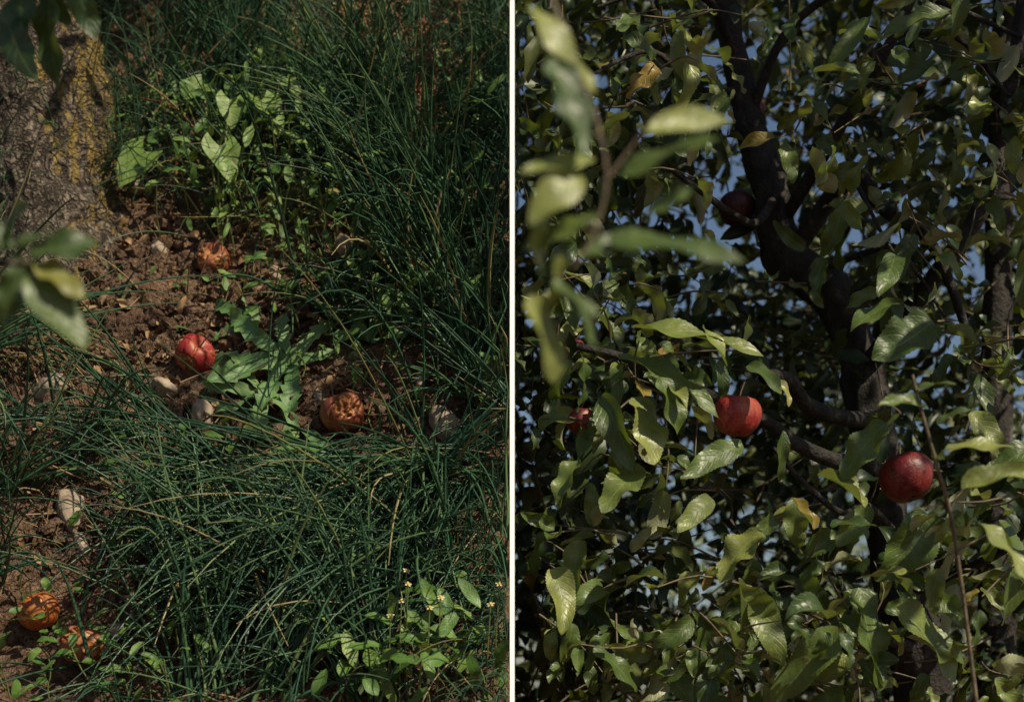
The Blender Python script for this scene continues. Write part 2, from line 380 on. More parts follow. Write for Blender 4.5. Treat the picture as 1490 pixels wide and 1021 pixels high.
big=[(-.13,1.90,100,.50,(-1.1,.2)),(-.22,1.88,70,.50,(-.9,-.1)),(-.14,1.88,80,.44,(.7,.5)),(-.30,1.84,50,.42,(-.5,-.6)),(-.14,1.89,80,.46,(-.3,-.6)),(-.08,1.86,40,.38,(-.2,-.5)),
(-.60,1.96,40,.34,(-.7,0)),(-.50,1.90,50,.36,(-.3,-.5)),(-.98,2.14,100,.50,(1.1,.2)),(-1.02,2.06,80,.44,(1.0,0)),(-.92,1.98,40,.32,(.4,-.4)),
(-.44,1.80,50,.38,(-.6,-.5)),(-.35,1.74,50,.38,(-.7,-.4)),(-.16,1.76,80,.46,(-.9,-.3)),(-.10,1.66,70,.44,(-.9,.2)),(-.50,1.72,50,.32,(-.2,0)),
(-.48,1.66,60,.36,(.8,.3)),(-.30,1.63,60,.40,(-.8,.3)),(-.84,1.84,50,.34,(.8,0)),(-.84,1.68,40,.28,(.5,.1)),(-.66,1.55,40,.24,(.1,.1)),(-.45,1.52,60,.38,(-.3,.8)),(-.2,1.52,60,.38,(-.4,.8)),(-.36,1.52,50,.36,(.5,.9)),
(-.14,2.22,70,.42,(-.2,0)),(-.05,2.12,60,.38,(-.4,.1)),(-.08,2.36,80,.42,(-.5,.1)),(-.22,2.30,60,.40,(-.3,0)),(-.05,2.02,40,.30,(-.3,0)),(-.20,2.48,80,.40,(-.3,.1)),(-.36,2.22,26,.38,(.3,-.1)),(-.30,2.16,26,.36,(-.2,0)),(-.26,2.20,26,.38,(-.6,-.1)),
(-.42,2.62,50,.34,(.3,.2)),(-.72,2.70,50,.30,(.2,.3)),(-.58,2.78,60,.34,(.1,.2)),(-.3,2.68,70,.36,(.1,.2)),(-.2,2.62,60,.36,(-.3,.2)),(-.75,1.92,14,.3,(.6,-.2)),(-.42,1.98,10,.32,(-.3,.1))]
for x,z,n,L,l in big: grass(x,z,n,L,l,.045,.0082,up=.85,droop=.9,co=.7)
k=0
while k<560:
    x=rng.uniform(-1.35,-.01); z=rng.uniform(1.42,3.35)
    w=soil_w(x,z)
    lx=noise.noise(Vector((x*3,z*3,1)))
    if z>2.42: n=int(rng.uniform(8,20)); L=.30; wd=.0048; ln=(lx+rng.uniform(-.3,.3),rng.uniform(-.1,.5)); sp=.05
    else: n=int(rng.uniform(3,8)); L=.24; wd=.0054; ln=(lx-.1+rng.uniform(-.5,.5),rng.uniform(-.4,.4)); sp=.04
    if w>.45: n=0 if rng.uniform()<.88 else 3
    grass(x,z,n,L*rng.uniform(.7,1.3),ln,sp,wd,tint=(.0,.9),up=.9,droop=1.0); k+=1
for q in range(60):
    grass(-.03,rng.uniform(1.45,3.2),9,.24,(-.1,-.1),.04,.004)
for q in range(50):
    x=rng.uniform(-1.05,-.05); z=rng.uniform(1.6,3.0)
    grass(x,z,3,.2,(rng.uniform(-1,1),rng.uniform(-.6,.5)),.03,.0024,up=.3,tint=(.93,1),keep=1)
for q in range(26):
    grass(-.95+rng.uniform(-.08,.1),2.14+rng.uniform(-.06,.06),3,.26,(1,-.3),.03,.003,up=.3,tint=(.93,1),keep=1)
mbg.obj('grass',M_grass)

mb=MB(); P=[];D=[];N=[]
while len(P)<330:
    x=rng.uniform(-1.05,-.04); z=rng.uniform(1.55,2.5)
    if soil_w(x,z)>.2:
        P.append(bank_pt(x,z,.016)); D.append(rng.normal(0,1,3)*[1,.6,.8]); N.append([0,-.8,.6]+rng.normal(0,.5,3))
leaves(mb,P,D,N,rng.uniform(.015,.045,len(P)),rng.uniform(.008,.02,len(P)),6,'oval',.5,(-1.5,1.8),.3,1.0,xlim=(-2,-.004),tint=rng.uniform(0,1,len(P)))
for q in range(200):
    x=rng.uniform(-1.0,-.1); z=rng.uniform(1.6,2.45)
    if soil_w(x,z)<.2: continue
    b=bank_pt(x,z,.018); d=rng.normal(0,1,3)*[1,.4,.6]; d=norm(d)*rng.uniform(.03,.1); e2=b+d; e2[1]=min(e2[1],2.1+(e2[2]-1.5)/SL-.018)
    tube(mb,[b,(b+e2)/2+rng.normal(0,.004,3),e2],[.0012]*3,4,tint=rng.uniform(0,1))
mb.obj('leaf_litter',M_dry)

# ------------------------------------------------------------ weeds
def weed_patch(name,spots,matl,shape='oval'):
    mb=MB(); st=MB(); 
    for x,z,sp,n,L,h in spots:
        P=[];D=[];N=[]
        for q in range(n):
            bx=x+rng.normal(0,sp); bz=z+rng.normal(0,sp*.9); hh=h*rng.uniform(.3,1.1)
            p=bank_pt(bx,bz,hh); P.append(p)
            D.append([rng.normal(0,.8),rng.normal(-.2,.4),rng.normal(-.1,.6)]); N.append([rng.normal(.2,.35),-.7+rng.normal(0,.3),.8])
            if q%3==0:
                b=bank_pt(bx+rng.normal(0,.01),bz-.02,0)
                if b[0]<-.01 and p[0]<-.01: tube(st,smooth_path([b,(b+p)/2+rng.normal(0,.006,3),p],5),[.0012]*5,4,tint=1)
        leaves(mb,P,D,N,L*rng.uniform(.6,1.3,n),L*rng.uniform(.38,.65,n),7,shape,.3,(-.1,1.0),.1,.4,xlim=(-3,-.004))
    e=empty(name); mb.obj('leaves',matl,e); st.obj('stems',M_seed,e)
weed_patch('weed_patch',[(-.52,2.60,.06,85,.038,.15),(-.42,2.52,.06,85,.038,.15),(-.60,2.48,.05,55,.034,.13),(-.40,2.40,.045,50,.034,.11),(-.70,2.62,.05,45,.032,.12),
   (-.30,2.50,.05,40,.032,.12),(-.53,2.40,.03,24,.03,.08),(-.45,2.70,.06,40,.035,.14),(-.28,2.40,.05,24,.03,.10)],M_weed)
weed_patch('low_weed',[(-.21,2.16,.03,24,.042,.11),(-.05,2.02,.03,24,.03,.09),(-.06,2.2,.03,20,.035,.09),(-.13,1.52,.05,36,.052,.14),(-.05,1.53,.04,20,.045,.14),(-.22,1.52,.04,12,.05,.11),(-.56,1.73,.05,34,.028,.07),(-.62,1.54,.05,40,.03,.08),(-.85,1.6,.05,34,.034,.09),(-.30,2.07,.04,20,.024,.05),(-.10,2.7,.06,26,.05,.16),(-.75,1.56,.04,24,.03,.08),(-.5,1.54,.04,20,.03,.1),(-.45,1.86,.04,10,.04,.1),(-.36,1.82,.03,10,.035,.12),(-.6,1.85,.04,14,.03,.07),(-.1,2.45,.05,16,.045,.14),(-.62,2.25,.06,14,.022,.03),(-.45,2.25,.05,34,.030,.06),(-.3,2.25,.05,34,.030,.07),(-.38,2.33,.05,30,.03,.07),(-.2,2.05,.04,20,.026,.06)],M_weed)
mb=MB(); st=MB(); base=bank_pt(-.55,2.36)
for (x,z,h,L,d) in [(-.535,2.55,.16,.058,(.05,-.3,-.9)),(-.475,2.55,.16,.066,(.5,-.2,-.7)),(-.545,2.455,.14,.074,(.15,-.3,-.9)),(-.70,2.49,.10,.085,(-.6,-.2,-.6)),(-.60,2.62,.14,.05,(-.4,-.2,-.5)),(-.44,2.62,.15,.05,(.4,-.2,-.5))]:
    p=bank_pt(x,z,h); leaves(mb,[p],[d],[(.3,-.75,.6)],L,L*.95,14,'heart',.25,(.1,.5),.05,.15,tint=.8)
    tube(st,smooth_path([base,(base+p)/2+np.array([0,-.02,.02]),p],8),[.0018]*8,5,tint=1)
e=empty('heart_leaved_plant'); mb.obj('leaves',M_weed,e); st.obj('stems',M_seed,e)
def dandelion(x,z,lv):
    mb=MB(); b=bank_pt(x,z,.016)
    for a,L,h in lv:
        d=np.array([math.cos(a),0,0])+math.sin(a)*np.array([0,.571,.82])+np.array([0,-.82,.571])*h*.8
        leaves(mb,[b],[d],[(rng.normal(.1,.25),-.82,.57)],L*rng.uniform(1.0,1.3),L*.46,40,'dandelion',.35,(.2,1.2),.16,.8)
    mb.obj('dandelion',M_dand)
dandelion(-.39,2.08,[(2.5,.13,.5),(3.0,.12,.4),(3.6,.12,.4),(4.3,.13,.4),(5.0,.12,.45),(1.9,.10,.5),(1.0,.10,.6),(.2,.09,.4)])
dandelion(-.43,2.02,[(3.0,.10,.4),(3.9,.11,.4),(4.8,.12,.4),(2.2,.09,.5)])
dandelion(-.36,1.95,[(3.2,.09,.4),(4.4,.10,.4),(2.3,.09,.5),(5.6,.09,.4)])
dandelion(-.25,2.13,[(3.2,.08,.5),(1.4,.09,.5),(2.3,.09,.5),(.2,.09,.4)])
dandelion(-.46,2.16,[(2.6,.11,.5),(1.7,.10,.5),(3.5,.08,.4)])
def stalk(x,z,dx,dz,h,n=60,tn=(0,.5)):
    mb=MB(); b=bank_pt(x,z); tip=bank_pt(x+dx,z+dz,h)
    c=smooth_path([b,(b+tip)/2+np.array([.01,-.02,.02]),tip],14); tube(mb,c,np.linspace(.0022,.001,14),5,tint=.4)
    P=[];D=[]
    for q in range(n):
        t=rng.uniform(.35,1); p=c[int(t*13)]+rng.normal(0,.004,3); 
        if q%6==0:
            e2=p+rng.normal(0,.025,3); e2[0]=min(e2[0],-.01); tube(mb,[p,(p+e2)/2,e2],[.0008]*3,3,tint=.5)
            for w in range(7): P.append(e2+rng.normal(0,.006,3)); D.append(rng.normal(0,1,3))
        P.append(p); D.append(rng.normal(0,1,3))
    k=len(P); leaves(mb,P,D,rng.normal(0,1,(k,3)),rng.uniform(.005,.010,k),.006,3,'oval',.3,(.1,1),.1,.3,xlim=(-3,-.004),tint=rng.uniform(tn[0],tn[1],k))
    mb.obj('weed_seed_stalk',M_seed)
stalk(-.15,2.52,-.02,.16,.24,90,(0,.3)); stalk(-.20,2.45,.03,.2,.26,90,(0,.3)); stalk(-.28,2.65,-.05,.22,.24,90,(.3,.8)); stalk(-.17,2.68,-.13,.2,.24,90,(.3,.8))
stalk(-.42,2.68,-.06,.22,.24,90,(.6,1)); stalk(-.35,2.75,-.02,.25,.22,90,(.4,1)); stalk(-.5,2.4,-.18,.2,.14,20,(.6,1)); stalk(-.66,2.40,.02,.16,.10,8,(0,.3)); stalk(-.1,2.8,-.05,.2,.2,60,(.4,1)); stalk(-.25,1.98,.03,.1,.05,10,(0,.4))
stalk(-.55,2.8,.05,.2,.22,80,(.4,1)); stalk(-.24,2.6,-.1,.25,.24,80,(.2,.7))
fl=MB(); fs=MB()
for x,z,h in [(-.147,1.57,.17),(-.155,1.545,.17),(-.115,1.535,.17),(-.018,1.57,.17),(-.03,1.54,.17),(-.15,1.59,.17),(-.60,1.72,.07),(-.10,1.55,.17),(-.17,1.53,.16)]:
    p=bank_pt(x,z,h); b=bank_pt(x-.01,z-.07,0); tube(fs,smooth_path([b,(p+b)/2+[0,-.01,.01],p],6),[.0009]*6,4,tint=1)
    n0=norm(np.array([rng.normal(0,.3),-.6,.8])); lump(fl,p,.0030,tint=.9,amp=.1)
    for a in range(5):
        th=a*1.2566; u=norm(np.cross(n0,[1,0,0])); w=np.cross(n0,u); d=u*math.cos(th)+w*math.sin(th)
        leaves(fl,[p+d*.002],[d],[n0],.0042,.0035,4,'oval',.1,(.05,.2),0,.1,tint=.2,xlim=(-3,-.003))
e=empty('small_wildflowers'); fl.obj('blossoms',M_petal,e); fs.obj('stems',M_seed,e)

# ------------------------------------------------------------ apples
def apple(loc,R,axis=(0,0,1),mat_=None,rots=(),stem=True,cracks=(),spin=0):
    mb=MB(); nu,nv=96,64; V=[];T=[]
    rots=[(np.array(norm(np.array(d,float))),a,dep) for d,a,dep in rots]
    A=Vector(axis).normalized(); Q=Vector((0,0,1)).rotation_difference(A).to_matrix()@Matrix.Rotation(spin,3,'Z')
    Qn=np.array(Q); o=Vector(rng.uniform(-9,9,3))
    for i in range(nv+1):
        ph=math.pi*i/nv
        for j in range(nu):
            th=2*math.pi*j/nu
            lob=1+.035*math.cos(5*th)*max(0,-math.cos(ph))**2*1.3
            r=math.sin(ph)**.9*(1+.07*math.cos(ph))*lob
            z=.93*math.cos(ph)-.34*math.exp(-(ph/.36)**2)+.2*math.exp(-((math.pi-ph)/.3)**2)
            p=np.array([r*math.cos(th),r*math.sin(th),z])*(1+.06*noise.noise(Vector((math.cos(th),math.sin(th),z*1.0))*1.1+o))
            p=Qn@p; pn=p/np.linalg.norm(p); t=0
            for d,a,dep in rots:
                ang=math.acos(max(-1,min(1,float(pn@d))))+.2*noise.noise(Vector(pn)*3.2+o)+.10*noise.noise(Vector(pn)*11+o)
                w=1/(1+math.exp((ang-a)/.035)); t=max(t,w)
                p=p*(1-dep*w*(.75+1.3*noise.noise(Vector(pn)*5+o)+.5*noise.noise(Vector(pn)*14+o)))
            for c0,c1,wd in cracks:
                nn=np.cross(c0,c1); nn=nn/np.linalg.norm(nn); dist=abs(float(pn@nn)+.10*noise.noise(Vector(pn)*4+o))
                mid_=norm(np.array(c0)+np.array(c1)); 
                if float(pn@mid_)>.45:
                    w=math.exp(-(dist/wd)**2); t=max(t,w*.95); p=p*(1-.13*w)
            V.append(p*R); T.append(t)
    i=np.arange(nv)[:,None]; j=np.arange(nu)[None]; j2=(j+1)%nu
    F=np.stack([i*nu+j,(i+1)*nu+j,(i+1)*nu+j2,i*nu+j2],-1).reshape(-1,4)
    mb.add(V,F,tint=np.array(T)*.75+.0)
    ob=mb.obj('apple',mat_ or M_app); ob.location=loc
    if stem:
        s=MB(); a=np.array(A); b0=a*R*.55; tube(s,smooth_path([b0,a*R*.95+np.array([.001,0,0]),a*R*1.35+np.array([.005,0,.002])],8),[.0014]*7+[.002],6)
        leaves(s,[-a*R*.72]*5,[-a*.9+rng.normal(0,.5,3) for _ in range(5)],rng.normal(0,1,(5,3)),.008,.004,3,'oval',.2,(.1,1),.1,.2)
        s.obj('stem_and_calyx',M_twig,ob)
    return ob
apple(bank_pt(-.555,2.09,.028),.036,(.5,-.5,.5),M_app,rots=[((-.4,-.7,-.6),.55,.22),((-.7,-.3,.6),.4,.12)],cracks=[((.9,-.4,.1),(-.2,-.8,.7),.06),((.1,-.9,-.3),(.5,-.4,.8),.045)])
apple(bank_pt(-.286,1.965,.036),.038,(-.4,-.1,.8),M_app_b,rots=[((.30,-.9,.25),.62,.28)],cracks=[((-.3,-.9,.2),(.0,-.6,.8),.05)])
apple(bank_pt(-.556,2.31,.020),.031,(.1,-.9,.5),M_app_b,rots=[((-.6,-.6,.3),.7,.14),((.5,-.8,-.3),.35,.1)],spin=1)
apple(bank_pt(-.722,1.625,.024),.032,(-.3,-.3,.9),M_app_o,rots=[((-.5,-.8,-.1),.4,.1)],cracks=[((.6,-.8,.1),(.3,-.5,.8),.04)],spin=2)
apple(bank_pt(-.642,1.57,.026),.034,(.2,.1,.9),M_app_b,rots=[((-.35,-.7,.65),.5,.28),((.6,-.7,-.2),.4,.12)])
apple(bank_pt(-.20,2.31,.022),.032,(.4,-.3,.7),M_app_d,rots=[((.4,-.8,.1),.4,.1)])
apple((.34,2.15,1.933),.036,(.12,-.12,1),M_app,spin=.4)
apple((.594,2.14,1.838),.041,(-.25,.2,1),M_app_d,spin=1)
apple((.430,2.72,2.443),.036,(.1,-.1,1),M_app_s)
apple((.11,2.3,1.955),.024,(.1,-.1,1),M_app_d)
apple((.104,2.40,2.098),.018,(.3,-.1,1),M_app_d)
apple((.46,2.74,2.64),.026,(.1,-.1,1),M_app_s)

# ------------------------------------------------------------ right-hand apple tree
T1=empty('apple_tree')
wood=MB()
main=[(.86,2.74,-.05),(.84,2.72,.7),(.79,2.7,1.45),(.735,2.7,1.72),(.70,2.7,1.9),(.668,2.7,2.10),(.655,2.7,2.17),(.61,2.7,2.27),(.53,2.7,2.335),(.50,2.7,2.40),(.492,2.7,2.47),(.45,2.7,2.61),(.41,2.7,2.79),(.37,2.72,3.1),(.33,2.75,3.7)]
rr=[.080,.065,.055,.046,.042,.038,.036,.037,.042,.039,.035,.028,.023,.018,.01]
c=smooth_path(main,150); tube(wood,c,np.interp(np.linspace(0,14,150),range(15),rr),36,rough=.26)
MZ=c[:,2]; MX=c[:,0]
def branch(ctrl,r0,r1,n=26,sides=10,rough=.14): 
    c=smooth_path(ctrl,n); tube(wood,c,np.linspace(r0,r1,n),sides,rough=rough); return c
br=[]
br.append(branch([(.67,2.68,2.03),(.58,2.5,2.0),(.50,2.4,2.0),(.455,2.33,2.025),(.42,2.27,2.02),(.39,2.2,2.0)],.016,.010))
br.append(branch([(.70,2.68,1.90),(.62,2.5,1.92),(.55,2.42,1.91),(.47,2.36,1.93),(.40,2.3,1.96),(.28,2.25,2.0),(.18,2.2,2.03),(.10,2.2,2.05)],.017,.005,40))
br.append(branch([(.50,2.68,2.46),(.44,2.55,2.36),(.38,2.45,2.34),(.28,2.4,2.39),(.2,2.4,2.45)],.009,.004))
branch([(.54,2.7,2.36),(.62,2.6,2.46),(.68,2.6,2.40),(.74,2.5,2.30),(.80,2.5,2.15)],.018,.007)
branch([(.52,2.68,2.42),(.60,2.55,2.55),(.66,2.45,2.65),(.72,2.4,2.8),(.8,2.4,3.0)],.013,.006)
branch([(.45,2.7,2.6),(.5,2.6,2.72),(.6,2.5,2.76),(.7,2.45,2.72),(.86,2.4,2.62)],.01,.004)
branch([(.55,2.68,2.3),(.66,2.5,2.30),(.69,2.45,2.25),(.73,2.4,2.15)],.006,.003)
branch([(.72,2.68,1.82),(.60,2.4,1.83),(.52,2.25,1.80),(.45,2.2,1.84),(.40,2.18,1.89)],.008,.003)
branch([(.66,2.7,2.12),(.75,2.55,2.25),(.83,2.5,2.38),(.88,2.5,2.6),(.92,2.5,2.9)],.020,.012)
branch([(.98,3.0,-.05),(1.02,3.0,1.2),(1.02,3.0,2.0),(1.03,3.0,2.6),(1.05,3.0,3.4)],.05,.02,40,16)
branch([(.43,2.7,2.7),(.36,2.6,2.78),(.25,2.5,2.75),(.15,2.5,2.72)],.009,.003)
branch([(.76,2.69,1.6),(.6,2.4,1.62),(.45,2.3,1.66),(.32,2.2,1.72)],.012,.004)
branch([(.74,2.69,1.7),(.80,2.3,1.75),(.78,2.05,1.82),(.70,1.9,1.90)],.010,.004)
branch([(.62,2.6,2.46),(.60,2.45,2.38),(.63,2.4,2.28),(.66,2.35,2.2)],.005,.002)
branch([(.66,2.45,2.65),(.75,2.4,2.62),(.82,2.35,2.5)],.006,.003)
branch([(.43,2.7,2.66),(.33,2.55,2.60),(.24,2.45,2.62),(.14,2.4,2.56)],.007,.003)
branch([(.37,2.72,3.1),(.45,2.3,3.25),(.5,1.9,3.3),(.45,1.5,3.35),(.3,1.2,3.3)],.018,.005)
branch([(.8,2.4,3.0),(1.0,2.1,3.1),(1.3,1.7,3.1)],.014,.004)
branch([(.8,2.4,3.0),(1.0,2.2,2.9),(1.2,1.9,2.7)],.010,.004)
lf=MB(); lfd=MB(); tw=MB()
def twig(start,d,L,nl,LL,dest,r=.0022,face=.55,xlim=(.006,9),wr=(.48,.64),rows=None):
    d=np.array(d,float); d/=np.linalg.norm(d); start=np.array(start,float)
    end=start+d*L+np.array([0,0,-.12*L])
    mid_=(start+end)/2+rng.normal(0,.07*L,3)
    c=smooth_path([start,mid_,end],7)
    if c[:,0].min()>.006 or xlim[0]<0: tube(tw,c,np.linspace(r,r*.45,7),4)
    P=[];D=[];N=[]
    for q in range(nl):
        t=(q+.6)/nl; p=c[min(6,int(t*6.99))]; a=q*2.4+rng.uniform(-.4,.4)
        u=np.cross(d,[0,0,1]); u/=max(np.linalg.norm(u),1e-6); w=np.cross(u,d)
        ld=d*.55+(u*math.cos(a)+w*math.sin(a))*.9+np.array([0,0,-.35])+rng.normal(0,.15,3)
        if p[0]+ld[0]*LL<-.05 and xlim[0]==.006: continue
        P.append(p+ld*.012); D.append(ld); N.append(np.array([.15,-face,.75])+rng.normal(0,.5,3))
    n=len(P)
    if n==0: return
    ll=LL*rng.uniform(.5,1.15,n)
    hi=dest is lf
    leaves(dest,P,D,N,ll,ll*rng.uniform(wr[0],wr[1],n),rows or (26 if hi else 6),'apple',.55,(-.3,1.8),.15,.9,serr=.035 if hi else 0,xlim=xlim)
APL=[(.34,2.15,1.933),(.594,2.14,1.838)]
def near_wood(x,y,z,m=.075):
    if y<2.2:
        for ax,ay,az in APL:
            if abs(x/y-ax/ay)<.045 and -.02<(z-1.5)/y-(az-1.5)/ay<.075: return True
    if y<2.78:
        sc=2.7/y
        mm=m+(.03 if y<2.6 else 0)
        if 1.5<1.5+(z-1.5)*sc<2.75 and abs(x*sc-np.interp(1.5+(z-1.5)*sc,MZ,MX))<(mm if 1.5+(z-1.5)*sc>1.95 else .05): return True
        for b in br[:2]:
            bb=b[np.abs(b[:,0]*1.-x*b[:,1]/y).argmin()]
            if x>.36 and abs((z-1.5)/y-(bb[2]-1.5)/bb[1])<.028 and x<.68: return True
    return False
cnt=0
while cnt<1300:
    y=rng.uniform(2.42,4.4); x=rng.uniform(-.03,.40*y+.3); z=rng.uniform(1.2,3.7)
    if z>1.5+.50*y+.75: continue
    v=noise.noise(Vector((x*2.6,y*1.2,z*2.6+5)))
    if v<-.30 or (near_wood(x,y,z,.06) and rng.uniform()<.88): continue
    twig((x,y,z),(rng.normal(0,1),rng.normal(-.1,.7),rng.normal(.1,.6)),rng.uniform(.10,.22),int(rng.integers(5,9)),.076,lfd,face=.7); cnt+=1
cnt=0
while cnt<360:   # far side of the crown
    y=rng.uniform(3.0,4.6); x=rng.uniform(.1,.40*y+.2); z=rng.uniform(1.8,1.5+.52*y)
    if noise.noise(Vector((x*4,y*1.2,z*4+2)))<-.08: continue
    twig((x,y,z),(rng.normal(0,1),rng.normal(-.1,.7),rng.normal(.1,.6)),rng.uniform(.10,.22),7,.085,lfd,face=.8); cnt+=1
for q in range(180):
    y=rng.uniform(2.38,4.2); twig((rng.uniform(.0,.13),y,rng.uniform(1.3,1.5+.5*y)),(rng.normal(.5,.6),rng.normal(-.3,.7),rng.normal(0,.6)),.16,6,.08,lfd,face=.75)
# unseen crown foliage overhead and to the side, added to cast shade
for q in range(150):
    x=rng.uniform(.02,1.5); y=rng.uniform(1.5,2.4); z=rng.uniform(2.9,3.7)
    if z<1.5+.493*y+.28: continue
    if x<.65 and rng.uniform()<.65: continue
    if noise.noise(Vector((x*3,y*3,z*2)))<.04: continue
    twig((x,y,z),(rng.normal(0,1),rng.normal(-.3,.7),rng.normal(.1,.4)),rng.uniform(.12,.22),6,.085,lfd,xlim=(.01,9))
k=0
while k<380:  # out-of-view side foliage, added and thinned to dapple the tree with shade
    x=rng.uniform(.92,1.9); y=rng.uniform(1.5,2.25); z=rng.uniform(2.2,3.8)
    k+=1
    s=z-1.45*x; w_=y+.92*x
    if w_<2.65 or x<.36*y+.12: continue
    if s<1.2 and rng.uniform()<.80: continue
    if s<.45: continue
    if noise.noise(Vector((x*4,y*4,z*4)))<-.05: continue
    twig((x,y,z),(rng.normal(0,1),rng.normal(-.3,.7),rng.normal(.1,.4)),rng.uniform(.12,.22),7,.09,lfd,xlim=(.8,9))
def spray(cx,cz,sx,sz,y0,y1,n,LL=.076):
    for q in range(n):
        x=rng.normal(cx,sx); z=rng.normal(cz,sz); y=rng.uniform(y0,y1)
        if x<.02 or near_wood(x,y,z,.085): continue
        twig((x,y,z),(rng.normal(0,1),rng.normal(-.5,.5),rng.normal(0,.6)),rng.uniform(.08,.16),int(rng.integers(3,6)),LL,lf,xlim=(.008,9))
spray(.55,1.62,.14,.08,2.1,2.35,32); spray(.38,1.60,.10,.06,2.1,2.35,20); spray(.16,2.02,.07,.06,2.17,2.38,14); spray(.70,1.72,.06,.08,1.95,2.2,10)
spray(.25,1.72,.1,.06,2.25,2.5,12); spray(.76,2.2,.08,.12,2.3,2.5,18); spray(.68,2.55,.13,.08,2.25,2.6,26); spray(.25,2.55,.12,.10,2.3,2.6,22); spray(.1,1.6,.05,.1,2.2,2.5,10); spray(.3,2.25,.1,.1,2.4,2.6,10); spray(.1,2.3,.06,.15,2.3,2.5,14)
def hero(b,t,wr=.5,nrm=(.15,-.6,.75),bend=(.2,.8),tn=None,rows=44,dest=None,xlim=(.003,9),ruf=.12,fold=.5,serr=.035):
    b=np.array(b,float);t=np.array(t,float);d=t-b;L=np.linalg.norm(d)*1.05
    if tn is None: tn=rng.uniform(.15,.9)
    leaves(dest or lf,[b],[d],[np.array(nrm)+rng.normal(0,.1,3)],L,L*wr,rows,'apple',fold,bend,ruf,.4,serr=serr,xlim=xlim,tint=tn)
Y=2.12
for b,t,w in [((.18,2.06),(.36,2.03),.36),((.16,2.02),(.32,1.97),.34),((.22,1.98),(.25,1.905),.75),((.19,1.96),(.22,1.86),.65),((.135,1.96),(.18,1.86),.5),((.10,2.01),(.125,1.93),.65),
 ((.345,1.885),(.25,1.845),.42),((.55,1.91),(.48,1.845),.72),((.515,1.67),(.53,1.53),.56),((.475,1.61),(.39,1.50),.58),((.62,1.78),(.57,1.68),.8),((.53,1.79),(.49,1.73),.7),
 ((.72,1.77),(.78,1.63),.58),((.775,1.875),(.67,1.85),.5),((.37,1.75),(.29,1.70),.8),((.33,1.68),(.35,1.60),.6),((.28,1.61),(.25,1.52),.6),((.12,1.58),(.2,1.53),.5),((.62,2.06),(.545,1.995),.85),((.57,2.09),(.49,2.06),.6),
 ((.70,2.32),(.72,2.26),.6),((.575,2.17),(.545,2.11),.45),((.78,2.17),(.745,2.09),.7),((.65,2.52),(.545,2.50),.45),((.52,2.50),(.47,2.42),.4),((.45,1.71),(.44,1.65),.7),((.55,1.70),(.61,1.665),.7),((.46,1.84),(.52,1.81),.6),((.56,1.64),(.67,1.56),.6),
 ((.42,1.80),(.41,1.73),.7),((.36,1.66),(.38,1.56),.6),((.40,1.9),(.39,1.83),.4),((.35,2.0),(.40,1.965),.5),((.33,2.40),(.27,2.33),.6),((.44,2.42),(.50,2.42),.55),((.06,1.70),(.10,1.62),.6),((.68,1.93),(.73,1.87),.6),
 ((.28,2.05),(.31,2.0),.7),((.20,1.85),(.12,1.80),.6),((.30,1.80),(.24,1.77),.5),((.10,1.86),(.06,1.80),.6)]:
    hero((b[0],Y+rng.uniform(-.05,.03),b[1]),(t[0],Y-.03+rng.uniform(-.04,.02),t[1]),w,nrm=(rng.normal(.3,.45),-.6,.75))
hero((.40,2.15,1.985),(.425,2.13,1.955),.6,tn=.94); hero((.30,2.1,1.70),(.285,2.1,1.665),.6,tn=1); hero((.69,2.1,1.665),(.66,2.1,1.65),.5,tn=.97); hero((.36,2.4,2.50),(.38,2.4,2.48),.5,tn=.97)
# near, out-of-focus spray hanging from the crown
tube(tw,smooth_path([(.10,1.2,2.6),(.02,1.08,2.2),(.022,1.06,2.06),(.045,1.06,1.98),(.062,1.05,1.93),(.07,1.05,1.885),(.060,1.05,1.845),(.045,1.05,1.82)],30),np.linspace(.0024,.0010,30),6)
tube(tw,smooth_path([(.07,1.05,1.885),(.09,1.05,1.912),(.105,1.04,1.93)],12),np.linspace(.0014,.001,12),6)
for b,t,w,tn in [((.012,2.015),(.062,1.958),.45,.88),((.03,1.975),(.055,1.905),.55,.1),((.098,1.92),(.165,1.956),.32,.88),((.082,1.888),(.142,1.918),.42,.5),((.062,1.9),(.008,1.893),.35,.8),
  ((.052,1.888),(.008,1.860),.7,.88),((.07,1.842),(.165,1.833),.34,.3),((.065,1.86),(.008,1.836),.4,.6),((.03,1.81),(.062,1.787),.6,.4),((.014,1.80),(.036,1.742),.75,.88),((.05,1.83),(.10,1.85),.4,.2),((.036,1.83),(.03,1.79),.5,.88),((.10,1.86),(.13,1.88),.5,.3),((.012,1.87),(.03,1.83),.6,.88),((.04,1.80),(.07,1.77),.5,.5)]:
    hero((b[0],1.05,b[1]),(t[0],1.05+rng.uniform(-.03,.03),t[1]),w,nrm=(.35,-.75,.6),rows=20,tn=tn,bend=(.1,.4),xlim=(.0005,9),fold=.2)
tube(tw,smooth_path([(.60,1.8,1.40),(.555,1.78,1.70),(.52,1.75,1.80),(.50,1.74,1.86),(.49,1.74,1.9)],16),np.linspace(.003,.0016,16),6)
for b,t,w in [((.505,1.86),(.445,1.875),.45),((.52,1.84),(.555,1.865),.5),((.53,1.81),(.61,1.82),.4),((.55,1.76),(.63,1.80),.45),((.57,1.72),(.64,1.66),.5),((.49,1.88),(.53,1.90),.4)]:
    hero((b[0],1.74,b[1]),(t[0],1.72,t[1]),w,rows=24)
lf.obj('outer_leaves',M_leaf,T1); lfd.obj('inner_leaves',M_leaf_dark,T1); tw.obj('twigs',M_twig,T1); wood.obj('trunk_and_branches',M_bark2,T1)

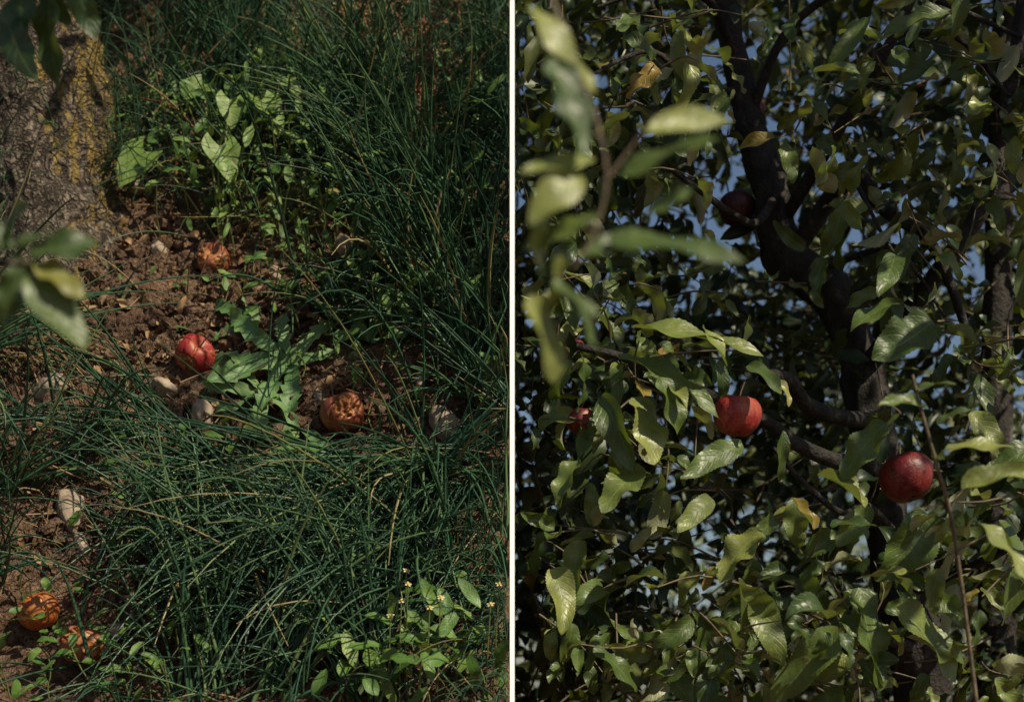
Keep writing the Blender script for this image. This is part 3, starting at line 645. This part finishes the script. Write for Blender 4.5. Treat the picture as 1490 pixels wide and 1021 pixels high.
# ------------------------------------------------------------ left-hand tree with lichen
T2=empty('apple_tree')
wood=MB(); lf=MB(); tw=MB()
c=smooth_path([(-.85,2.80,2.15),(-.87,2.80,2.35),(-.90,2.80,2.5),(-.94,2.81,2.75),(-.985,2.83,3.0),(-1.03,2.88,3.3),(-1.05,2.9,3.7)],260)
r=np.interp(np.linspace(0,6,260),[0,.8,1.2,2,3,4,5,6],[.24,.175,.15,.13,.125,.12,.10,.06])
tube(wood,c,r,150,rough=.12,hf=.8)
branch([(-1.03,2.86,3.25),(-.8,2.7,3.5),(-.5,2.5,3.6),(-.2,2.3,3.6)],.05,.015)
branch([(-1.03,2.86,3.3),(-1.0,2.4,3.4),(-.9,1.9,3.2),(-.75,1.6,2.8),(-.60,1.6,2.45),(-.56,1.6,2.33)],.04,.002)
branch([(-1.0,2.4,3.4),(-.8,1.7,3.2),(-.62,1.3,2.5),(-.52,1.15,2.0),(-.44,1.15,1.87),(-.39,1.15,1.855)],.02,.0015)
branch([(-.5,2.5,3.6),(-.3,1.7,3.5),(-.22,1.3,3.35)],.015,.004)
branch([(-1.05,2.9,3.6),(-1.3,2.8,3.9),(-1.6,2.7,4.1)],.04,.015)
branch([(-1.05,2.9,3.6),(-.9,3.0,3.9),(-.7,3.0,4.2)],.04,.015)
L_=(-9,-.02)
for q in range(270):
    x=rng.uniform(-1.5,-.05); y=rng.uniform(2.3,3.2); z=rng.uniform(3.3,4.2)
    if z<1.5+.50*y+.22: continue
    if noise.noise(Vector((x*3,y*3,z*3)))<.03: continue
    twig((x,y,z),rng.normal(0,1,3),.2,6,.09,lf,xlim=L_,rows=6)
for q in range(26):  # unseen leaf cluster added above the camera to shade the hanging leaves
    twig((rng.normal(-.02,.09),rng.normal(1.08,.08),rng.normal(3.05,.06)),rng.normal(0,1,3),.14,6,.09,lf,xlim=(-9,9),rows=6)
branch([(-.22,1.3,3.35),(-.1,1.2,3.2),(0,1.1,3.05)],.004,.002)
def hl(b,t,y,w,tn=None,n=(.35,-.7,.6)): hero((b[0],y,b[1]),(t[0],y+rng.uniform(-.03,.02),t[1]),w,nrm=n,dest=lf,rows=20,xlim=L_,tn=tn,bend=(.1,.4),fold=.25)
for b,t,w,tn in [((-.39,1.862),(-.338,1.874),.75,.1),((-.40,1.866),(-.44,1.885),.7,.1),((-.385,1.855),(-.343,1.832),.65,.93),((-.39,1.845),(-.347,1.79),.65,.4),((-.395,1.85),(-.42,1.81),.7,.1),((-.40,1.86),(-.39,1.82),.6,.1),((-.40,1.87),(-.375,1.885),.6,.1),((-.41,1.875),(-.39,1.90),.7,.0)]: hl(b,t,1.15,w,tn)
for b,t,w in [((-.55,2.31),(-.55,2.22),.6),((-.58,2.34),(-.60,2.24),.6),((-.54,2.34),(-.51,2.27),.6),((-.56,2.40),(-.52,2.33),.6),((-.57,2.28),(-.55,2.19),.55),((-.50,2.33),(-.47,2.25),.55),((-.52,2.30),(-.53,2.20),.5)]: hl(b,t,1.6,w,.0,n=(-.3,-.8,.3))
lf.obj('leaves',M_leaf,T2); tw.obj('twigs',M_twig,T2); wood.obj('trunk_and_limbs',M_bark,T2)

# ------------------------------------------------------------ distant orchard
mb=MB(); P=[];
for q in range(26):
    cx=rng.uniform(1,16); cy=rng.uniform(12,26); R=rng.uniform(1.4,2.2); cz=rng.uniform(2.2,3.8)
    for k in range(420):
        d=norm(rng.normal(0,1,3))*R*rng.uniform(.5,1)**.5*(1+.25*noise.noise(Vector(rng.normal(0,1,3))))
        P.append(np.array([cx,cy,cz])+d*[1,1,1.15])
    tube(mb,smooth_path([(cx,cy,-.1),(cx+.1,cy,1.2),(cx,cy,cz)],6),[.16,.14,.12,.1,.08,.05],8,tint=.1)
P=np.array(P); P=P[P[:,0]>.3]; n=len(P)
leaves(mb,P,rng.normal(0,1,(n,3)),rng.normal(0,.6,(n,3))+[0,-.4,.8],rng.uniform(.16,.3,n),rng.uniform(.1,.18,n),3,'oval',.3,(.1,1),.1,.4)
mb.obj('distant_trees',M_dist)

# ------------------------------------------------------------ slim white slat added as dividing line between bank and orchard
mb=MB(); w,t=.0085,.0012; z0,z1=1.2,3.1
a=math.radians(42); ux=np.array([math.cos(a),math.sin(a),0]); uy=np.array([math.sin(a),-math.cos(a),0])
cs=[-ux*w/2-uy*t/2,ux*w/2-uy*t/2,ux*w/2+uy*t/2,-ux*w/2+uy*t/2]
base=np.array([0,2.0,0]); V=[base+q+np.array([0,0,z]) for z in (z0,z1) for q in cs]+[base+np.array([0,0,z1+.02])]
mb.add(V,[(0,1,5,4),(1,2,6,5),(2,3,7,6),(3,0,4,7)]); mb.add(V,[(4,5,8),(5,6,8),(6,7,8),(7,4,8)])
mb.obj('white_divider',M_white,smooth=False)

# ------------------------------------------------------------ light
sd=Vector((.55,-.48,.70)).normalized()
sun=bpy.data.lights.new('sun','SUN'); sun.energy=5; sun.angle=math.radians(.53); sun.color=(1,.90,.68)
so=bpy.data.objects.new('sun',sun); COL.objects.link(so); so.rotation_euler=sd.to_track_quat('Z','Y').to_euler(); so.location=(3,-3,6)
w=bpy.data.worlds.new('World'); scene.world=w; w.use_nodes=True; nt=w.node_tree
bg=nt.nodes['Background']; sk=nt.nodes.new('ShaderNodeTexSky'); sk.sky_type='NISHITA'; sk.sun_disc=False
sk.sun_elevation=math.asin(sd.z); sk.sun_rotation=math.atan2(sd.x,sd.y); sk.ozone_density=1.2
nt.links.new(sk.outputs[0],bg.inputs[0]); bg.inputs[1].default_value=.07

cam=bpy.data.cameras.new('camera'); co=bpy.data.objects.new('camera',cam); COL.objects.link(co)
co.location=(0,0,1.5); co.rotation_euler=(math.pi/2,0,0); cam.lens=50; cam.sensor_width=36; cam.shift_y=.3426; cam.clip_start=.02; cam.clip_end=1000
cam.dof.use_dof=True; cam.dof.focus_distance=2.25; cam.dof.aperture_fstop=3.6
scene.camera=co
scene.view_settings.view_transform='Standard'; scene.view_settings.look='None'; scene.view_settings.exposure=0
